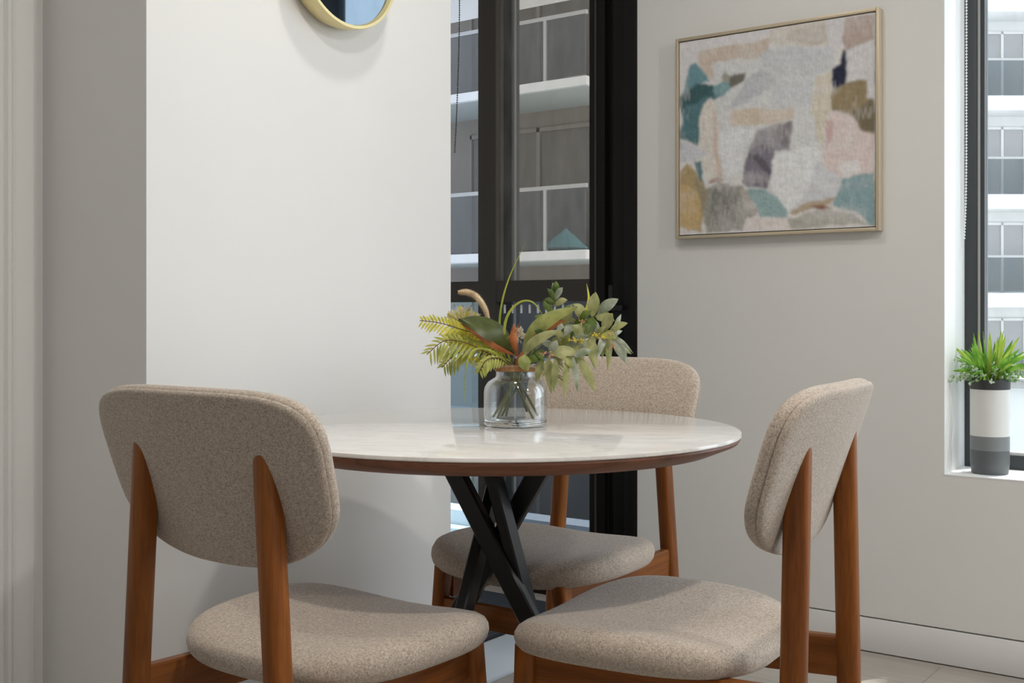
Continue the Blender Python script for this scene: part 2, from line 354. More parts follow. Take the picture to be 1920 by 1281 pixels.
# ------------------------------------------------------------------ chairs
SW, SD, SZ, ST, STP, SC, SY = .2247, .2142, .4699, .0445, .046, .0262, .0222
BWM, BWT, BH, TAU, BY, BZ, BC = .2300, .2430, .2745, .3197, -.2238, .6038, .4202
def make_chair(label, group, loc, rz):
    t = thing('dining_chair', label, 'chair', loc, rz, group)
    # cushioned seat: rings from the crown over the rounded edge to the underside
    o = supel(72, 3.0); rings = []
    for s, dz in ((.02, .004), (.2, .004), (.4, .003), (.6, .001), (.75, -.001), (.85, -.0035), (.92, -.008), (.97, -.0145), (.995, -.022), (1.0, -.029), (.988, -.037), (.96, -.0425), (.9, -.0455), (.6, -.0455), (.02, -.0455)):
        r = []
        for ox, oy in o:
            x = ox*s*SW*(1+STP*oy*s); y = oy*s*SD+SY
            wf = -.010*max(0, (oy*s-.45)/.55)**2
            r.append((x, y, SZ+dz+SC*(x/SW)**2*(1 if dz > -.012 else max(.25, 1+(dz+.012)*24))+wf))
        rings.append(r)
    MB().loft(rings).build('seat', M['fabric'], t, 80)
    # curved backrest: flat rear shell, seam, padded front
    o = [(x, z*(1 if z > 0 else 1)) for x, z in [((lambda e_, c, s2: (math.copysign(abs(c)**(2/e_), c), math.copysign(abs(s2)**(2/e_), s2)))(4.6 if math.sin(2*PI*j/96) > 0 else 2.7, math.cos(2*PI*j/96), math.sin(2*PI*j/96))) for j in range(96)]]; rings = []
    for s, dy in ((.02, 0), (.5, 0), (.9, .0), (.97, .0008), (.992, .0035), (.998, .007), (.994, .0085), (.985, .0092), (.996, .0105), (1.003, .015), (1.0, .022), (.985, .028), (.95, .033), (.88, .037), (.7, .040), (.4, .041), (.02, .041)):
        r = []
        for ox, oz in o:
            v = (oz*s+1)/2; half = BWM if v < .4 else BWM+(BWT-BWM)*(v-.4)/.6
            if v < .4: half *= 1-.10*((.4-v)/.4)**2
            x = ox*s*half
            r.append((x, BY-math.sin(TAU)*v*BH+BC*x*x+dy*math.cos(TAU), BZ+math.cos(TAU)*v*BH+dy*math.sin(TAU)))
        rings.append(r)
    MB().loft(rings).build('backrest', M['fabric'], t, 50)
    e = supel(20, 2.7)
    for sx in (-1, 1):
        rg = []                       # rear leg rising to a knife tip against the back
        for z in (0, .15, .3, .42, .5, .58, .62, .66, .70, .73, .755, .775, .79):
            cx = sx*(.1315+(.186-.1315)*(.773-z)/.773); yback = -.2745; hw = .0125+.0055*min(1, z/.4)
            yfr = -.236+.004*(z < .1)
            pb = BY-math.tan(TAU)*(z-BZ)+BC*cx*cx+.018
            if z > .6: yfr = min(yfr, pb)
            if z > .74: hw *= 1-.35*((z-.74)/.05)
            yfr = max(yfr, yback+.006); cy = (yback+yfr)/2; hd = (yfr-yback)/2
            rg.append([(cx+a*hw, cy+b_*hd, z) for a, b_ in e])
        MB().loft(rg).build('rear_leg', M['wood_z'], t, 40)
        rg = []
        for z in (0, .12, .25, .36, .40, .432):
            k = z/.432; cx = sx*(.205+(.1516-.205)*k); hw = .0105+.0065*k; hd = .0115+.0085*k
            rg.append([(cx+a*hw, .182+.007*k+b_*hd, z) for a, b_ in supel(20, 3.2)])
        MB().loft(rg).build('front_leg', M['wood_z'], t, 40)
        rg = []                       # side rail, deeper in the middle of its run
        for k in range(11):
            q_ = k/10; y = -.240+q_*.412; cx = sx*(.156-.006*q_); zt = .4335-.004*math.sin(PI*q_); zb = .366-.004*math.sin(PI*q_)-.004*q_
            rg.append([(cx-.0105, y, zb+.002), (cx-.0085, y, zb), (cx+.0085, y, zb), (cx+.0105, y, zb+.002), (cx+.0105, y, zt-.003), (cx+.0075, y, zt), (cx-.0075, y, zt), (cx-.0105, y, zt-.003)])
        MB().loft(rg).build('side_rail', M['wood_y'], t, 40)
    xs = .205+(.1516-.205)*(.338/.432)
    MB().box(-xs+.006, xs-.006, .178, .198, .313, .363, .002).build('front_stretcher', M['wood_x'], t)
    return t
def pose(u, wd, a): x, y = rot(u, wd); return (x, y, 0), YAW-a
L_, r_ = pose(-.3017, 1.8662, .6091)
chair = make_chair('dining chair in the left foreground, seen from behind, its seat pushed under the marble table', 'padded dining chairs around the table', L_, r_)
def copy_thing(src, label, loc, rz):
    c = src.copy(); C.objects.link(c); c.location = loc; c.rotation_euler = (0, 0, rz); c['label'] = label
    for ch in list(src.children):
        k = ch.copy(); C.objects.link(k); k.parent = c
    return c
for (pu, pw, pa), lab in (((.2656, 1.9083, -1.0381), 'dining chair at the right of the table, its pale back towards the window'),
                          ((.087, 2.525, 3.7745), 'farthest dining chair, behind the round table and in front of the black framed door')):
    L_, r_ = pose(pu, pw, pa); copy_thing(chair, lab, L_, r_)
# ------------------------------------------------------------------ square abstract painting
x0, x1 = onY(1272, YW-.015), onY(1648, YW-.035); zt, zb = 1.846, 1.212
pt = thing('framed_painting', 'square abstract painting in cream, teal and ochre with a thin pale gold frame', 'painting', ((x0+x1)/2, YW-.001, (zt+zb)/2))
hx, hz, fw, fd = (x1-x0)/2, (zt-zb)/2, .0095, .034
b = MB(); b.box(-hx, -hx+fw, -fd, 0, -hz, hz, .0008); b.box(hx-fw, hx, -fd, 0, -hz, hz, .0008)
b.box(-hx+fw, hx-fw, -fd, 0, hz-fw, hz, .0008); b.box(-hx+fw, hx-fw, -fd, 0, -hz, -hz+fw, .0008)
b.build('frame', M['champagne'], pt)
MB().box(-hx+fw, hx-fw, -fd+.014, -.002, -hz+fw, hz-fw).build('backing', mat('dark_canvas_gap', (.03, .025, .02), .8), pt, 0)
# canvas: painted patches as a colour attribute on a dense grid
PC = [(105, 215), (1122, 62), (1128, 1192), (108, 1235)]       # corners TL TR BR BL of the sketch the patches were noted in
S = lambda r, g, b_: np.array(srgb(r, g, b_))
patches = [
 ((214,210,212), [(100,210),(600,140),(590,250),(230,250),(100,480)]),
 ((208,200,190), [(600,130),(890,90),(900,230),(700,240),(600,200)]),
 ((192,182,170), [(710,140),(880,110),(890,200),(820,235),(740,215),(690,205)]),
 ((205,202,205), [(880,90),(990,70),(960,240),(900,230)]),
 ((178,158,148), [(985,80),(1125,60),(1125,260),(1060,330),(985,280),(960,200)]),
 ((205,202,203), [(980,270),(1125,200),(1125,540),(1090,520),(1060,420),(985,440)]),
 ((200,182,166), [(225,260),(380,225),(600,190),(600,240),(560,285),(400,300),(295,320),(290,400),(255,390),(222,320)]),
 ((206,206,206), [(290,320),(560,285),(600,230),(900,230),(930,360),(850,400),(840,900),(960,940),(930,1050),(690,1110),(600,980),(600,820),(330,920),(300,520),(380,480),(290,410)]),
 ((194,196,200), [(560,250),(800,240),(930,250),(920,360),(830,390),(640,400),(560,330)]),
 ((186,187,192), [(395,560),(480,420),(570,350),(640,410),(600,450),(480,540),(400,575)]),
 ((198,200,205), [(620,420),(820,400),(830,560),(620,570)]),
 ((102,146,156), [(140,440),(165,335),(210,320),(245,370),(275,410),(200,450),(115,495)]),
 ((78,118,126), [(108,500),(200,440),(300,430),(330,500),(250,520),(225,640),(215,750),(160,740),(108,735)]),
 ((56,92,96), [(108,500),(200,450),(280,425),(310,440),(290,490),(240,510),(200,540),(150,545),(108,600)]),
 ((120,158,162), [(290,430),(340,410),(390,420),(395,465),(340,500),(290,490)]),
 ((112,108,98), [(395,385),(430,370),(480,375),(478,410),(400,460),(385,430)]),
 ((156,152,142), [(335,385),(370,360),(400,380),(390,420),(340,415)]),
 ((212,204,194), [(240,540),(270,505),(300,520),(320,640),(325,830),(350,930),(270,950),(235,850),(215,740),(225,640)]),
 ((206,184,168), [(285,560),(305,600),(325,760),(355,930),(318,925),(300,760)]),
 ((196,196,204), [(108,745),(180,752),(255,775),(275,795),(200,830),(108,850)]),
 ((205,188,168), [(395,585),(500,570),(725,565),(725,620),(640,640),(500,650),(400,670)]),
 ((216,216,218), [(330,680),(510,670),(470,800),(440,920),(360,930),(335,800)]),
 ((150,146,152), [(520,680),(600,650),(725,630),(715,775),(620,790),(500,800)]),
 ((122,116,128), [(500,790),(560,740),(640,770),(620,880),(600,990),(500,990),(450,970),(460,880)]),
 ((96,90,102), [(505,800),(545,790),(600,880),(608,960),(560,900)]),
 ((132,124,130), [(640,650),(722,632),(712,740),(690,770),(650,740)]),
 ((220,220,221), [(640,800),(840,760),(870,850),(800,1000),(700,1100),(640,1020),(610,940),(615,850)]),
 ((202,204,208), [(800,1000),(850,860),(900,850),(960,930),(940,1040),(830,1060),(780,1060)]),
 ((208,198,180), [(830,400),(920,370),(925,480),(910,600),(880,700),(870,800),(835,720),(825,560)]),
 ((30,36,62), [(968,258),(985,275),(990,440),(930,462),(922,360),(955,345)]),
 ((146,128,92), [(930,465),(985,440),(1085,415),(1090,510),(1125,520),(1125,715),(1060,690),(1010,620),(990,590),(920,590),(915,510)]),
 ((118,106,78), [(1000,580),(1125,520),(1125,700),(1060,690)]),
 ((214,196,192), [(915,595),(1010,600),(1050,680),(1125,715),(1125,900),(1060,910),(970,940),(885,860),(885,760)]),
 ((204,170,164), [(900,640),(935,640),(930,720),(885,800),(890,720)]),
 ((218,212,212), [(950,850),(1040,830),(1060,900),(970,940)]),
 ((132,162,168), [(970,940),(1060,912),(1128,905),(1128,1185),(1090,1180),(1050,1120),(930,1080),(950,1010)]),
 ((96,128,134), [(200,835),(235,830),(250,960),(225,920)]),
 ((176,152,104), [(108,900),(155,845),(200,880),(250,960),(265,1010),(240,1110),(225,1225),(108,1180)]),
 ((196,166,112), [(108,970),(160,970),(200,1010),(222,1070),(215,1200),(170,1210),(108,1180)]),
 ((152,138,108), [(190,900),(235,950),(262,1000),(240,1140),(225,1090),(205,1000)]),
 ((148,146,136), [(262,985),(330,960),(460,985),(500,1080),(520,1140),(470,1150),(460,1215),(270,1225),(240,1160)]),
 ((122,120,112), [(285,1000),(370,980),(430,1040),(420,1170),(330,1190),(280,1100)]),
 ((176,168,160), [(440,990),(490,1000),(525,1110),(520,1145),(470,1120)]),
 ((142,170,172), [(490,1000),(600,995),(640,1030),(695,1100),(690,1140),(540,1140),(505,1060)]),
 ((218,208,204), [(470,1150),(690,1140),(720,1205),(470,1215)]),
 ((178,158,132), [(700,1105),(770,1070),(940,1045),(920,1075),(800,1110),(740,1130)]),
 ((140,92,72), [(810,1095),(880,1078),(935,1100),(860,1106)]),
 ((174,170,160), [(690,1150),(760,1130),(900,1105),(1020,1125),(1085,1185),(720,1205)]),
 ((222,216,208), [(725,1120),(770,1108),(780,1122),(735,1132)]),
 ((206,198,198), [(108,1190),(160,1215),(170,1228),(108,1235)]), ((160,130,120), [(280,945),(320,922),(360,945),(330,960),(270,965)]),
]
nx = nz = 300
ss, tt = np.meshgrid(np.linspace(0, 1, nx), np.linspace(0, 1, nz))    # s right, t down
rng = np.random.default_rng(5)
def vnoise(freq, ax=1.0, ay=1.0):
    gx, gy = int(freq*ax)+3, int(freq*ay)+3; g = rng.random((gy, gx))
    x = ss*(gx-2); y = tt*(gy-2); xi = x.astype(int); yi = y.astype(int); fx = x-xi; fy = y-yi
    fx = fx*fx*(3-2*fx); fy = fy*fy*(3-2*fy)
    return (g[yi, xi]*(1-fx)+g[yi, xi+1]*fx)*(1-fy)+(g[yi+1, xi]*(1-fx)+g[yi+1, xi+1]*fx)*fy
a, b_, c_, d_ = [np.array(p, float) for p in PC]
def warp(k):
    px = (1-ss)*(1-tt)*a[0]+ss*(1-tt)*b_[0]+ss*tt*c_[0]+(1-ss)*tt*d_[0]
    py = (1-ss)*(1-tt)*a[1]+ss*(1-tt)*b_[1]+ss*tt*c_[1]+(1-ss)*tt*d_[1]
    return px+k*(vnoise(9)-.5)+.4*k*(vnoise(40)-.5), py+k*(vnoise(9)-.5)+.4*k*(vnoise(40)-.5)
px, py = warp(26)
col = np.empty((nz, nx, 3)); col[:] = S(210, 206, 204)
for rgb, poly in patches:
    ins = np.zeros(px.shape, bool); n = len(poly)
    for i in range(n):
        xA, yA = poly[i]; xB, yB = poly[(i+1) % n]
        if yA == yB: continue
        cnd = ((yA > py) != (yB > py)) & (px < (xB-xA)*(py-yA)/(yB-yA)+xA); ins ^= cnd
    streak = .92+.16*vnoise(18, 5, .8)*.6+.10*(vnoise(60)-.5)
    col[ins] = (S(*rgb)*streak[..., None])[ins]
tmp = col.copy()                              # soften the patch borders a little
for ax in (0, 1)*4: tmp = (tmp+np.roll(tmp, 1, ax)+np.roll(tmp, -1, ax))/3
film = np.clip((vnoise(7, 1, 2)-.45)*1.3+.5*(vnoise(30, 3, 1)-.5), 0, .55)[..., None]      # thin dragged white over the patches
tmp = tmp*(1-film*.65)+S(205, 201, 199)*film*.65
grey = tmp.mean(2, keepdims=True); tmp = grey+(tmp-grey)*.85
col = tmp*(.93+.14*vnoise(70, 3, .7)[..., None])*1.12
relief = .0016*vnoise(26, 1, 1.6)+.0008*vnoise(90)
cw, ch = hx-fw-.003, hz-fw-.003
me = bpy.data.meshes.new('canvas')
vv = [(-cw+2*cw*i/(nx-1), -fd+.006-float(relief[j, i]), ch-2*ch*j/(nz-1)) for j in range(nz) for i in range(nx)]
ff = [(j*nx+i, j*nx+i+nx, j*nx+i+nx+1, j*nx+i+1) for j in range(nz-1) for i in range(nx-1)]
k = len(vv); vv += [(x, -fd+.016, z) for x, z in ((-cw, ch), (cw, ch), (cw, -ch), (-cw, -ch))]
corn = (0, nx-1, nx*nz-1, nx*(nz-1))
for i in range(4): ff.append((corn[i], corn[(i+1) % 4], k+(i+1) % 4, k+i))
me.from_pydata(vv, [], ff); ca = me.color_attributes.new('paint', 'FLOAT_COLOR', 'POINT')
flat = np.ones((len(vv), 4), np.float32); flat[:nx*nz, :3] = np.clip(col.reshape(-1, 3), 0, .9); flat[nx*nz:, :3] = .7
ca.data.foreach_set('color', flat.ravel()); me.shade_smooth()
m = mat('canvas_paint', (.8, .8, .8), .6, spec=.3); q = N(m); at = q.n('ShaderNodeAttribute', attribute_name='paint'); q.l(at.outputs['Color'], q.b.inputs['Base Color'])
me.materials.append(m); cv = bpy.data.objects.new('canvas', me); C.objects.link(cv); cv.parent = pt

# ------------------------------------------------------------------ round mirror on the white wall
mr = thing('round_mirror', 'round wall mirror in a deep pale brass rim on the white wall', 'mirror', (XL, 1.978, 1.829))
D, RM = .068, .167
def lathe_x(prof, n=96):             # profile (radius, distance from the wall) turned about the wall normal
    return [[(x, r*math.cos(2*PI*j/n), r*math.sin(2*PI*j/n)) for j in range(n)] for r, x in prof]
MB().loft(lathe_x([(RM-.028, .001), (RM-.012, .006), (RM-.003, .03), (RM, D-.004), (RM-.001, D), (RM-.008, D), (RM-.009, D-.006), (RM-.012, D-.012), (RM-.04, D-.014)]), cap=False).build('rim', M['brass'], mr, 30)
MB().loft(lathe_x([(.001, D-.011), (.1, D-.011), (RM-.0095, D-.011)]), cap=False).build('mirror_glass', M['mirror'], mr, 30)

# ------------------------------------------------------------------ glass vase
vx, vy = rot(.007, 2.285); VZ = .7502
va = thing('glass_vase', 'clear glass jar vase with a twine-wrapped neck, standing on the marble table', 'vase', (vx, vy, VZ), YAW)
MB().lathe([(.0612, .012), (.0635, .018), (.0635, .068), (.0618, .078), (.056, .088), (.047, .0945), (.041, .0975), (.039, .101), (.0385, .112), (.040, .1165), (.0435, .120), (.0448, .1225), (.0445, .1245), (.042, .1245), (.0385, .121),
 (.0362, .115), (.0362, .101), (.039, .0975), (.046, .0925), (.054, .086), (.0595, .077), (.061, .068), (.061, .0135)], n=72).build('glass_body', M['vase_glass'], va, 60)
MB().lathe([(.0, .0), (.054, .0), (.059, .0015), (.062, .005), (.0628, .011), (.0612, .0135), (.0, .0135)], n=72).build('glass_base', M['base_glass'], va, 60)
tw = wood('jute_twine', (.20, .09, .035), (.48, .26, .12), 'z', .9, 3)
b = MB()
for k in range(4):
    zc = .1125+k*.0028
    b.tube([((.0405+.0006*math.sin(9*t+k))*math.cos(t), (.0405+.0006*math.sin(9*t+k))*math.sin(t), zc+.0006*math.sin(3*t)) for t in [2*PI*i/64 for i in range(65)]], .0021, 6)
b.build('twine', tw, va, 60)

# ------------------------------------------------------------------ bouquet
bq = thing('leaf_bouquet', 'loose bouquet of ferns, broad leaves, grasses and sprigs standing in the glass vase', 'bouquet', (vx, vy, VZ), YAW)
random.seed(11)
def P(px, py, dep=0.0):
    k = (2.285+dep)/F; return Vector(((px-966.5)*k+(966.5-960)*dep/F, dep, H-(py-588)*k-VZ))
def leaf(mb, pts, width, nrm=(0, -1, .35), cup=.12, n=12, prof=None, wave=0, mi=0):
    path = spl(pts, max(3, n//(len(pts)-1))); L = len(path); rows = []
    nrm = Vector(nrm).normalized(); prof = prof or (lambda t: math.sin(PI*min(1, t**.8))**.75)
    for i, p in enumerate(path):
        t = i/(L-1); tg = (path[min(i+1, L-1)]-path[max(i-1, 0)]).normalized(); sd = tg.cross(nrm)
        if sd.length < 1e-3: sd = Vector((1, 0, 0))
        sd.normalize(); nn = sd.cross(tg).normalized(); wd = width*.5*max(.03, prof(t)); row = []
        for s_ in (-1, -.55, 0, .55, 1):
            row.append(p+sd*s_*wd-nn*cup*width*(abs(s_)**1.6)*(1)+nn*wave*width*math.sin(9*t+2*s_)*abs(s_))
        rows.append(row)
    mb.strip(rows, mi)
G = {
 'magn': leafmat('magnolia_leaf', (0.045, 0.056, 0.013), (0.083, 0.098, 0.020), (0.330, 0.106, 0.025), .32, .06),
 'olive': leafmat('olive_leaf', (0.230, 0.260, 0.066), (0.365, 0.377, 0.120), (0.405, 0.195, 0.072), .42, .15),
 'sage': leafmat('sage_leaf', (0.246, 0.269, 0.101), (0.464, 0.455, 0.216), (0.551, 0.497, 0.297), .5, .25),
 'blue': leafmat('blue_green_leaf', (0.203, 0.243, 0.140), (0.478, 0.513, 0.420), (0.580, 0.567, 0.420), .5, .2),
 'deep': leafmat('deep_green_leaf', (0.053, 0.091, 0.018), (0.150, 0.210, 0.036), None, .45, .2),
 'fern': leafmat('yellow_fern', (0.486, 0.468, 0.040), (0.783, 0.728, 0.120), None, .5, .35),
 'fern2': leafmat('green_fern', (0.300, 0.350, 0.072), (0.540, 0.532, 0.144), None, .5, .3),
 'grass': leafmat('grass_blade', (0.297, 0.360, 0.044), (0.486, 0.504, 0.088), None, .45, .3),
 'tan': leafmat('foxtail_fluff', (0.650, 0.494, 0.312), (0.884, 0.728, 0.494), None, .9, .2),
 'rust': leafmat('rust_leaf', (0.297, 0.084, 0.022), (0.486, 0.168, 0.055), None, .5, .1),
 'cream': leafmat('cream_petal', (.66, .58, .42), (.80, .74, .60), None, .7, .3),
 'stem': mat('green_stem', (.10, .12, .035), .5), 'brown': mat('brown_stem', (.11, .045, .03), .6),
 'berry': mat('coral_berry', (.62, .30, .17), .5), 'yel': mat('yellow_bud', (.72, .55, .05), .5)}
mouth = P(966, 690)
# stems crossing in the neck
for (bx, by, bd), (tx_, ty_, td) in (((924, 788, .0), (978, 690, .01)), ((933, 789, -.02), (972, 690, -.01)), ((949, 789, .02), (962, 690, .02)), ((988, 772, .03), (966, 690, .0)), ((1009, 780, .01), (960, 690, -.015)), ((941, 786, .035), (985, 690, .015)), ((1000, 785, -.03), (950, 690, .01))):
    p0 = P(bx, by, bd); p0.z = max(p0.z, .0175)
    p0.x = max(-.052, min(.052, p0.x)); 
    MB().tube(spl([p0, (P(bx, by, bd)+P(tx_, ty_, td))/2+Vector((0, .002, .0)), P(tx_, ty_, td), P(tx_, 672, td)], 5), .0024, 7).build('stem', G['stem'] if bx != 988 else G['brown'], bq)
fat = lambda t: max(.04, math.sin(PI*min(1, max(0, t))**.85))**.78 if t < 1 else .04
# broad magnolia leaves
def single(name, mkey, pts, width, **kw):
    b = MB(); leaf(b, [P(*p) for p in pts], width, **kw)
    b.tube([P(*p) for p in pts][:1]+[P(*pts[0])+(P(*pts[0])-P(*pts[1]))*.1], .001, 5)
    return b.build(name, G[mkey], bq, 60, fix=False)
single('magnolia_leaf', 'magn', [(966, 664, -.01), (935, 626, -.035), (898, 606, -.05), (860, 597, -.06)], .052, nrm=(-.15, -.8, .65), cup=.10, prof=fat)
single('magnolia_leaf', 'rust', [(968, 668, -.012), (930, 651, -.042), (893, 626, -.052), (862, 606, -.058)], .012, nrm=(0, -1, -.3), cup=.05, prof=fat)
single('magnolia_leaf', 'olive', [(978, 660, -.01), (1005, 615, -.03), (1040, 590, -.04), (1082, 574, -.05)], .038, nrm=(.1, -.75, .7), cup=.12, prof=fat)
single('magnolia_leaf', 'rust', [(978, 664, -.008), (1004, 636, -.028), (1032, 614, -.038), (1062, 600, -.04)], .016, nrm=(0, -1, -.4), cup=.1, prof=fat)
single('magnolia_leaf', 'sage', [(974, 672, -.02), (994, 646, -.05), (1022, 628, -.06), (1050, 618, -.06)], .022, nrm=(.2, -.8, .5), cup=.15, prof=fat)
single('magnolia_leaf', 'rust', [(969, 668, -.02), (963, 645, -.03), (961, 625, -.02), (963, 606, -.01)], .017, nrm=(-.4, -1, .1), cup=.2, prof=fat)
single('magnolia_leaf', 'olive', [(984, 664, -.05), (984, 680, -.062), (990, 696, -.062)], .026, nrm=(.1, -1, .2), cup=.1, prof=fat)
single('magnolia_leaf', 'rust', [(968, 688, -.02), (973, 672, -.03), (985, 655, -.035)], .008, nrm=(0, -1, 0), cup=.1, prof=fat)
single('oval_leaf', 'sage', [(1030, 654, -.05), (1052, 659, -.06), (1074, 663, -.06), (1094, 671, -.055)], .030, nrm=(.0, -.9, .5), cup=.06, prof=fat)
single('oval_leaf', 'deep', [(986, 676, -.03), (1004, 664, -.045), (1022, 657, -.05)], .02, nrm=(0, -.8, .6), cup=.1, prof=fat)
single('oval_leaf', 'deep', [(978, 680, -.035), (1000, 672, -.05), (1020, 672, -.05)], .016, nrm=(0, -.9, .4), cup=.1, prof=fat)
# grasses
nar = lambda t: max(.05, (1-t)**.55*min(1, .35+t*3))
for mk, w_, pts in (('grass', .0052, [(955, 690, 0), (938, 640, .01), (939, 580, .01), (955, 520, .0), (985, 456, -.01)]),
                    ('grass', .0062, [(962, 690, 0), (946, 640, -.02), (950, 596, -.03), (972, 568, -.035), (998, 566, -.04), (1019, 592, -.05)]),
                    ('grass', .0050, [(955, 690, 0), (925, 660, -.04), (889, 656, -.06), (874, 690, -.07), (871, 756, -.06)]),
                    ('fern', .0075, [(1088, 606, -.02), (1098, 586, -.02), (1104, 560, -.02), (1100, 531, -.02)]),
                    ('grass', .0085, [(955, 690, 0), (925, 650, -.03), (890, 640, -.04), (868, 630, -.05)]),
                    ('sage', .0055, [(1110, 610, -.02), (1135, 640, -.03), (1160, 655, -.04), (1184, 664, -.05)]),
                    ('rust', .003, [(952, 634, -.02), (966, 622, -.02), (976, 604, -.02)])):
    single('grass_blade', mk, pts, w_*1.15, nrm=(.2, -1, .2), cup=.1, prof=nar, n=24)
# foxtail
b = MB(); ax = spl([P(916, 600), P(909, 578), P(893, 556), P(876, 548), P(862, 548)], 10)
b.tube([P(930, 660), P(922, 625), P(916, 600)], .0012, 5)
for i, p in enumerate(ax):
    t = i/(len(ax)-1); rr = .0085*math.sin(PI*min(1, .12+t*.8))**.5
    tg = (ax[min(i+1, len(ax)-1)]-ax[max(i-1, 0)]).normalized()
    for _ in range(26):
        d = Vector((random.gauss(0, 1), random.gauss(0, 1), random.gauss(0, 1))).normalized(); d = (d-tg*d.dot(tg)).normalized()*rr+tg*.004
        leaf(b, [p, p+d*.6, p+d+Vector((0, 0, -.0006))], .0012, nrm=tuple(d.cross(tg)+Vector((.01, 0, 0))), n=2)
b.tube(ax, [.0022+.0035*math.sin(PI*min(1, .1+.85*i/(len(ax)-1))) for i in range(len(ax))], 8)
b.build('foxtail', G['tan'], bq, 60, fix=False)
# ferns
def frond(mkey, pts, plen, n=20, droop=.2, narrow=.0058, name='fern_frond', sub=False):
    b = MB(); path = spl([P(*p) for p in pts], 8); L = len(path)
    b.tube(path, .0009, 5, mi=1)
    for i in range(n):
        t = .12+.88*i/n; f = t*(L-1); k = int(f); p = path[k].lerp(path[min(k+1, L-1)], f-k)
        tg = (path[min(k+1, L-1)]-path[max(k-1, 0)]).normalized(); sd = tg.cross(Vector((0, -1, .3))).normalized()
        ln = plen*math.sin(PI*(.12+.86*(1-t)))**.8*random.uniform(.85, 1.1)
        for s_ in (-1, 1):
            d = (sd*s_*.9+tg*.62).normalized(); e_ = p+d*ln+Vector((0, random.uniform(-.3, .1)*ln, -droop*ln))
            if sub:
                mid = p.lerp(e_, .5); b.tube([p, mid, e_], .0004, 4, mi=1)
                for v in range(6):
                    c = p.lerp(e_, .2+.15*v); 
                    for s2 in (-1, 1):
                        dd = (d.cross(Vector((0, -1, .2))).normalized()*s2*.8+d*.5)*ln*.26*(1-.1*v); leaf(b, [c, c+dd*.6, c+dd], .0034, n=2, nrm=(0, -1, .2))
            else: leaf(b, [p, p.lerp(e_, .5)+Vector((0, 0, .0008)), e_], narrow*(.4+.6*ln/plen), nrm=(random.uniform(-.3, .3), -1, .35), n=4)
    return b.build(name, [G[mkey], G['brown']], bq, 60, fix=False)
frond('fern', [(950, 672, 0), (905, 632, -.02), (865, 618, -.03), (825, 606, -.035), (787, 601, -.035)], .026, 20)
frond('fern2', [(955, 685, 0), (910, 660, -.03), (870, 642, -.045), (832, 640, -.05), (800, 665, -.05)], .036, 16, .45)
frond('fern2', [(955, 688, 0), (915, 668, .01), (880, 655, .02), (850, 668, .02), (828, 690, .02)], .030, 16, .5)
frond('fern2', [(958, 688, 0), (935, 672, -.05), (912, 676, -.07), (897, 700, -.075)], .018, 12, .6)
frond('fern', [(952, 680, 0), (915, 645, -.01), (880, 630, .0), (840, 628, .01)], .034, 20, .2)
frond('fern', [(952, 676, .02), (905, 625, .03), (868, 604, .04), (842, 596, .05)], .026, 18, .1)
frond('fern2', [(990, 680, .03), (1015, 690, .0), (1035, 688, -.01), (1055, 682, -.01)], .016, 12, .5, .003)
frond('sage', [(1000, 685, .0), (1025, 695, -.03), (1045, 706, -.04), (1058, 716, -.04)], .014, 12, .5, .003)
# cream and yellow plumes
def plume(center, rad, n, mkeys, ln, name):
    b = MB(); c = P(*center)
    for _ in range(n):
        d = Vector((random.gauss(0, 1), random.gauss(0, .8), random.gauss(0, .8))); d = d.normalized()*random.random()**.5
        p = c+Vector((d.x*rad[0], d.y*rad[1], d.z*rad[2])); o_ = (Vector((d.x, d.y*.6, d.z+.5))).normalized()*ln*random.uniform(.6, 1.2)
        leaf(b, [p, p+o_*.5, p+o_], .0026, nrm=(random.uniform(-1, 1), -1, random.uniform(-1, 1)), n=2, mi=random.choice(range(len(mkeys))))
    b.tube([c, (c+mouth)/2+Vector((0, .0, .008)), mouth], .001, 5)
    return b.build(name, [G[k] for k in mkeys], bq, 60, fix=False)
plume((868, 596, .02), (.030, .02, .016), 380, ['fern', 'cream', 'cream'], .010, 'flower_plume')
plume((868, 636, .0), (.038, .025, .014), 420, ['fern', 'fern', 'fern2'], .012, 'flower_plume')
plume((900, 678, .0), (.02, .02, .012), 160, ['fern', 'cream', 'fern2'], .008, 'flower_plume')
plume((972, 628, .0), (.009, .009, .012), 160, ['cream'], .008, 'flower_head')
# leafy sprigs to the right
def sprig(pts, leaves, mkeys, name='leafy_sprig'):
    b = MB(); path = spl([P(*p) for p in pts], 8); b.tube(path, .0012, 5, mi=len(mkeys))
    for (t, dx, dy, dd, w_, mi) in leaves:
        f = t*(len(path)-1); k = int(f); p = path[k].lerp(path[min(k+1, len(path)-1)], f-k)
        e_ = p+Vector((dx/934, dd, -dy/934))*1.12; mid = p.lerp(e_, .5)+Vector((0, -.004, .004))
        leaf(b, [p, mid, e_], w_/1080, nrm=(random.uniform(-.35, .35), -1, random.uniform(.0, .7)), cup=.1, n=8, mi=mi, prof=fat)
    return b.build(name, [G[k] for k in mkeys]+[G['stem']], bq, 60, fix=False)
sprig([(975, 690, .02), (1010, 630, .03), (1035, 585, .03), (1042, 560, .03)],
      [(1, 0, -30, 0, 17, 0), (.95, -14, -20, -.01, 12, 0), (.95, 12, -22, -.01, 14, 1), (.85, -18, -8, 0, 14, 0), (.8, 22, -10, -.01, 16, 2), (.65, -14, -22, 0, 20, 0), (.6, 24, 6, -.01, 18, 2), (.5, -20, -12, .01, 18, 0), (.9, -4, -34, .01, 10, 1)], ['deep', 'blue', 'sage'])
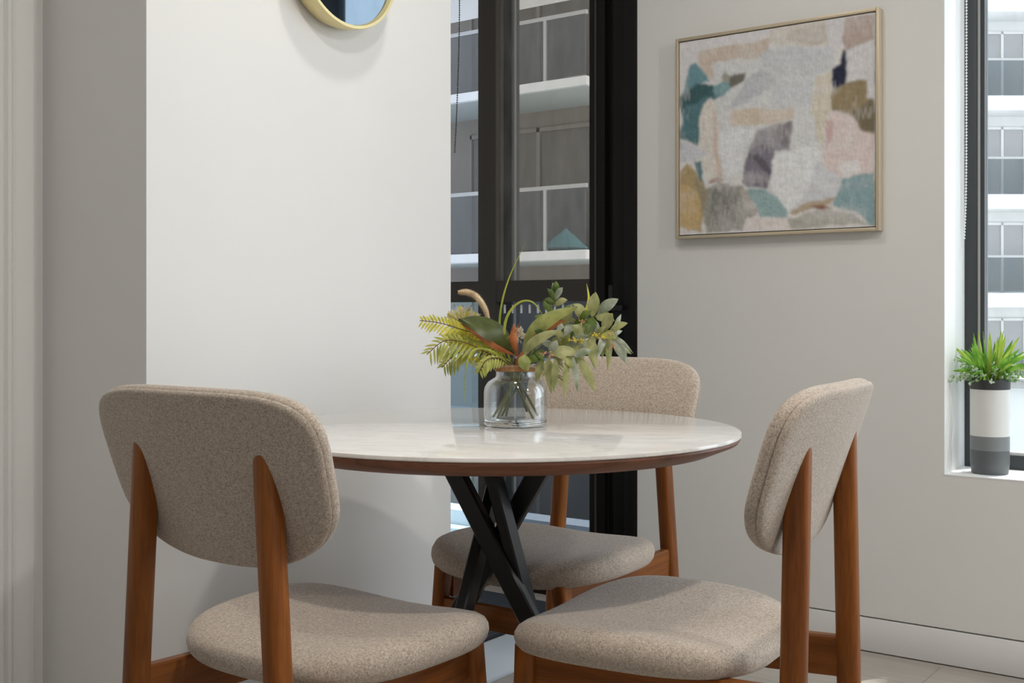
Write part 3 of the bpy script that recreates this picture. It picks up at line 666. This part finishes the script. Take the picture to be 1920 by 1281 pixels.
sprig([(978, 690, .0), (1020, 650, -.01), (1060, 615, -.02), (1100, 600, -.02), (1120, 590, -.02)],
      [(1, 34, -26, -.01, 24, 1), (.95, 30, 8, -.02, 28, 0), (.85, 6, -42, -.01, 26, 0), (.85, 10, 34, -.02, 20, 1), (.75, -24, -26, -.02, 26, 0), (.7, 20, 38, -.02, 22, 0), (.6, -18, 20, -.02, 20, 1), (.6, 26, -22, -.02, 22, 2), (.5, 6, -34, -.01, 24, 0), (.45, 30, 12, -.02, 24, 2), (.9, -12, 28, -.03, 26, 2)], ['sage', 'blue', 'deep'])
sprig([(980, 690, .0), (1030, 665, -.02), (1085, 640, -.035), (1130, 622, -.04), (1150, 630, -.04)],
      [(1, 20, 44, -.01, 26, 1), (1, 14, -36, .01, 12, 1), (.95, 34, 30, -.02, 9, 1), (.9, -4, 60, -.02, 14, 0), (.85, 30, -16, -.02, 20, 0), (.8, -16, 44, -.03, 16, 1), (.75, 14, -30, -.02, 24, 0), (.7, 26, 10, -.03, 26, 2), (.6, 8, 52, -.03, 24, 0), (.55, -20, -22, -.02, 24, 0), (.5, -6, 40, -.03, 22, 0), (.4, 30, -18, -.03, 24, 1), (.3, 4, -26, -.02, 20, 0)], ['sage', 'blue', 'olive'])
sprig([(978, 690, .0), (1015, 672, -.04), (1050, 670, -.06), (1085, 668, -.07)],
      [(1, 26, 58, -.01, 22, 0), (.9, 8, 60, -.01, 14, 1), (.8, -6, 66, -.02, 14, 0), (.75, 18, 24, -.01, 18, 2), (.6, -4, 56, -.01, 16, 0), (.45, 6, 60, .0, 22, 0), (.35, -10, 40, .0, 18, 0), (.9, 30, -10, -.01, 20, 1), (.5, 10, -28, -.01, 20, 1)], ['sage', 'blue', 'olive'])
sprig([(970, 690, .03), (1010, 650, .06), (1060, 630, .09), (1110, 625, .10)],
      [(1, 30, 12, .01, 20, 0), (.9, 10, 34, .0, 20, 1), (.8, 20, -26, .01, 20, 0), (.7, -14, 30, .0, 22, 0), (.6, 10, -30, .01, 24, 1), (.5, 10, 32, .0, 22, 2), (.4, -14, -24, .01, 20, 0)], ['sage', 'blue', 'deep'])
sprig([(985, 688, -.01), (1040, 660, -.02), (1100, 640, -.03), (1140, 636, -.03)],
      [(1, 38, 24, -.01, 11, 0), (1, 24, -14, .0, 14, 1), (.95, -6, 30, -.02, 13, 0), (.85, 18, 36, -.02, 13, 2), (.75, 20, -24, -.02, 15, 0), (.65, -8, 34, -.02, 14, 0), (.55, 26, 6, -.02, 18, 1), (.45, -12, 28, -.02, 15, 0), (.4, 14, -26, -.02, 17, 2), (.3, 18, 22, -.02, 15, 0)], ['sage', 'blue', 'olive'])
sprig([(975, 690, -.02), (1000, 655, -.035), (1030, 625, -.03), (1050, 600, -.02)],
      [(1, 18, -26, 0, 14, 0), (1, 30, 4, 0, 14, 1), (.8, -14, -22, 0, 14, 0), (.7, 26, 10, -.01, 16, 1), (.55, -16, -14, -.01, 15, 0), (.5, 24, 16, -.01, 17, 2), (.35, 16, 22, -.02, 15, 0)], ['deep', 'sage', 'blue'])
def buds(pts, mkey, r, n, sp):
    b = MB()
    for pc in pts:
        c = P(*pc)
        for _ in range(n):
            bm = bmesh.new(); o_ = Vector((random.gauss(0, sp), random.gauss(0, sp), random.gauss(0, sp*.6)))
            bmesh.ops.create_icosphere(bm, subdivisions=1, radius=r*random.uniform(.6, 1.1), matrix=Matrix.Translation(c+o_)); b.addbm(bm)
            b.tube([c+Vector((0, 0, -.002)), c+o_], .0003, 4)
    return b.build('bud_cluster', G[mkey], bq, 60)
for c_ in [(1075, 637, -.06), (1090, 640, -.06), (1118, 628, -.06), (1130, 632, -.065)]: buds([c_], 'yel', .0017, 14, .0045)
for c_ in [(1146, 628, -.06), (1149, 648, -.06), (1030, 668, -.07), (1020, 662, -.07), (1090, 602, -.04)]: buds([c_], 'berry', .0018, 9, .004)

# ------------------------------------------------------------------ potted grass on the window sill
gu = (1856-960)/F; gw = 3.175; gx, gy = rot(gu*gw, gw)
pp = thing('potted_plant', 'small bright green artificial plant in a tall white and grey pot on the window sill', 'potted plant', (gx, gy, ZS+.0017), YAW)
m = mat('banded_pot', (.7, .7, .68), .45, spec=.4); q = N(m)
sp_ = q.n('ShaderNodeSeparateXYZ'); tc = q.n('ShaderNodeTexCoord'); q.l(tc.outputs['Object'], sp_.inputs[0])
rp = q.n('ShaderNodeValToRGB'); rp.color_ramp.interpolation = 'CONSTANT'; e = rp.color_ramp.elements
for i_, (pos, c) in enumerate([(0, (.115, .125, .13)), (.066, (.21, .225, .23)), (.104, (.72, .72, .70))]):
    if i_ > 1: e.new(pos)
    e[i_].position = pos; e[i_].color = (*c, 1)
q.l(sp_.outputs[2], rp.inputs[0]); q.l(rp.outputs[0], q.b.inputs['Base Color'])
pot = MB().lathe([(.0, 0), (.046, 0), (.048, .002), (.0515, .03), (.0518, .235), (.0, .235)], n=64).build('pot', m, pp, 40)
MB().lathe([(.0525, .235), (.053, .236), (.0535, .262), (.052, .263), (.047, .262), (.046, .25), (.0, .25)], n=64).build('pot_rim', mat('black_pot_rim', (.045, .047, .05), .45), pot, 40)
g1 = leafmat('bright_green_blade', (.10, .28, .03), (.26, .50, .07), None, .45, .35); g2 = leafmat('lime_blade', (.38, .52, .05), (.50, .62, .14), None, .45, .35)
g3 = leafmat('pale_sprig', (.34, .46, .30), (.55, .62, .48), None, .6, .3)
random.seed(4); b = MB()
for k in range(120):
    a = random.uniform(0, 2*PI); rr = random.uniform(0, .03); ln = random.uniform(.06, .15); tilt = random.uniform(.0, 1.0)**1.1*1.1
    p0 = Vector((rr*math.cos(a), rr*math.sin(a), .252)); d = Vector((math.cos(a)*math.sin(tilt), math.sin(a)*math.sin(tilt), math.cos(tilt)))
    d.y = min(d.y, .55)
    p1 = p0+d*ln*.5; p2 = p0+d*ln+Vector((0, 0, -.02*tilt))
    leaf(b, [p0, p1+Vector((0, 0, .006)), p2], random.uniform(.008, .014), nrm=(random.uniform(-.6, .6), -1, random.uniform(-.2, .6)), cup=.15, n=8, prof=lambda t: max(.05, math.sin(PI*min(1, .15+.85*t))**.7), mi=0 if random.random() < .7 else 1)
b.build('grass_blades', [g1, g2], pp, 60, fix=False)
b = MB()
for k in range(52):
    a = 2*PI*k/52+random.uniform(-.2, .2); ln = random.uniform(.05, .105); up = random.uniform(-.05, .9)
    d = Vector((math.cos(a), math.sin(a)*.6, up)).normalized(); p0 = Vector((.02*math.cos(a), .02*math.sin(a), .255)); b.tube([p0, p0+d*ln*.5+Vector((0, 0, .008)), p0+d*ln], .0006, 4)
    for v in range(7):
        c = p0.lerp(p0+d*ln, .25+.12*v)+Vector((0, 0, .006*math.sin(PI*(.25+.12*v))))
        for _ in range(2):
            dd = Vector((random.gauss(0, 1), random.gauss(0, 1), random.gauss(0, 1))).normalized()*.009; leaf(b, [c, c+dd*.5, c+dd], .0055, nrm=(random.uniform(-1, 1), -1, .3), n=3, mi=random.choice((0, 0, 1)))
b.build('leafy_sprigs', [g3, g1], pp, 60, fix=False)

# ------------------------------------------------------------------ mats on the floor by the door
mm = mat('dark_mat', (.018, .022, .030), .75); q = N(mm); wv = q.n('ShaderNodeTexWave'); wv.inputs['Scale'].default_value = 14; q.l(q.coord(), wv.inputs['Vector'])
q.l(q.ramp(wv.outputs['Fac'], [(.3, (.012, .014, .020)), (.9, (.035, .042, .055))]), q.b.inputs['Base Color'])
tag(MB().box(-2.47, -2.06, 2.45, 3.16, 0, .008, .003).build('door_mat', mm), 'dark ribbed mat on the floor in front of the black door', 'mat')
tag(MB().box(-2.035, -1.82, 1.95, 2.95, 0, .012, .002).build('runner_mat', mat('pale_runner', (.62, .68, .74), .4)), 'narrow pale blue-white mat on the floor beyond the table legs', 'mat')

# ------------------------------------------------------------------ outside: own terrace and two apartment buildings
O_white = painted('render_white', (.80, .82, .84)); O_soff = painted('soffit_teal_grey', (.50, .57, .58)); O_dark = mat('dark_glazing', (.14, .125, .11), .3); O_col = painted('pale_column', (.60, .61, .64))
O_brown = painted('brown_infill', (.27, .24, .215)); O_grey = painted('grey_infill', (.42, .42, .43)); O_rail = mat('pale_rail', (.45, .46, .47), .4)
O_bal = thin_glass('balustrade_glass', (.62, .66, .68), 1.2)
struct(MB().box(-4, 3, YW+.26, 4.26, -.3, -.02).build('terrace_floor', painted('terrace_tile', (.55, .60, .64)), smooth=0))
struct(MB().box(-4, -1.25, 4.2, 4.34, -.02, .045).build('terrace_kerb', O_white, smooth=0))
struct(MB().box(-4.5, -1.25, YW+.26, 5.0, 2.62, 2.85).build('sun_block_slab', O_white, smooth=0))  # unseen slab added overhead to keep the sun out of the door
pw = struct(MB().box(-1.25, 3, 4.52, 4.66, -.3, .70).build('terrace_parapet', O_white, smooth=0))
struct(MB().box(-1.3, 3, 4.48, 4.70, .70, .735).build('parapet_coping', O_grey, smooth=0))
struct(MB().box(-80, 60, 5.2, 90, -9.2, -9).build('street_ground', painted('pale_ground', (.55, .56, .57)), smooth=0))
def block(label, loc, rz, W, depth, levels, h, slab_t, bal, bays, mats, post, railm):
    t = thing('apartment_building', label, 'building', loc, rz); mw, ms, mg, mc = mats
    z_lo, z_hi = levels[0]-h, levels[-1]+h
    MB().box(0, W, bal, bal+depth, z_lo, z_hi).build('wall', mc, t, 0)
    for zt_ in levels:
        MB().box(-.0, W, 0, bal+.05, zt_-slab_t, zt_).build('balcony_slab', mw, t, 0)
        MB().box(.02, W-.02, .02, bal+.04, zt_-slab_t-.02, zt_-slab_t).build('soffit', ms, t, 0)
        g = MB(); g.box(.05, W-.05, .06, .075, zt_+.03, zt_+1.08); g.build('balustrade_pane', O_bal, t, 0)
        g = MB(); g.box(.02, W-.02, .04, .10, zt_+1.08, zt_+1.15)
        k = 0.06
        while k < W: g.box(k-.03, k+.03, .04, .10, zt_, zt_+1.08); k += post
        g.build('railing', railm, t, 0)
        for x0_, x1_ in bays:
            wn = MB().box(x0_, x1_, bal-.03, bal+.02, zt_+.02, zt_+h-slab_t-.35).build('window', mg, t, 0)
            f_ = MB()
            for s_ in (0, .5, 1): xx = x0_+(x1_-x0_)*s_; f_.box(xx-.04, xx+.04, bal-.07, bal-.02, zt_+.02, zt_+h-slab_t-.35)
            for zz in (zt_+.04, zt_+h-slab_t-.39): f_.box(x0_, x1_, bal-.07, bal-.02, zz-.04, zz+.04)
            f_.build('window_frame', mc, t, 0)
    return t
lv = [5.08+3*k for k in (-4, -3, -2, -1, 0, 1, 2)]
block('brown apartment building with white balcony slabs, seen through the door glass', (-24.54, 16.57, 0), 0, 14, 9, lv, 3.0, .16, 1.6,
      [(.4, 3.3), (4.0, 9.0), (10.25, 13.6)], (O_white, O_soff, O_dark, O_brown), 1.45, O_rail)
ux, uy = rot(.41*34.6, 34.6)
block('pale apartment building with stacked white balconies, seen through the right window', (ux, uy, 0), YAW, 14, 9, [1.6+3.0*k-3 for k in range(6)], 3.0, .42, 1.2,
      [(.5, 1.9), (2.3, 3.3), (4.2, 6.6), (7.4, 9.6), (10.4, 13)], (O_white, O_white, O_grey, painted('pale_infill', (.78, .78, .78))), 1.6, O_rail)
# turquoise parasol on a balcony opposite
cu = (1061-960)/F; xx, yy = rot(cu*20.9, 20.9)
tp = thing('balcony_parasol', 'small turquoise parasol on a balcony of the brown building', 'parasol', (xx, yy, 2.08))
MB().lathe([(.0, .46), (.20, .30), (.42, .10), (.43, .09), (.0, .16)], n=8).build('canopy', mat('turquoise_cloth', (.22, .62, .66), .7), tp, 20)
MB().box(-.02, .02, -.02, .02, 0, .42).build('pole', O_rail, tp, 0)
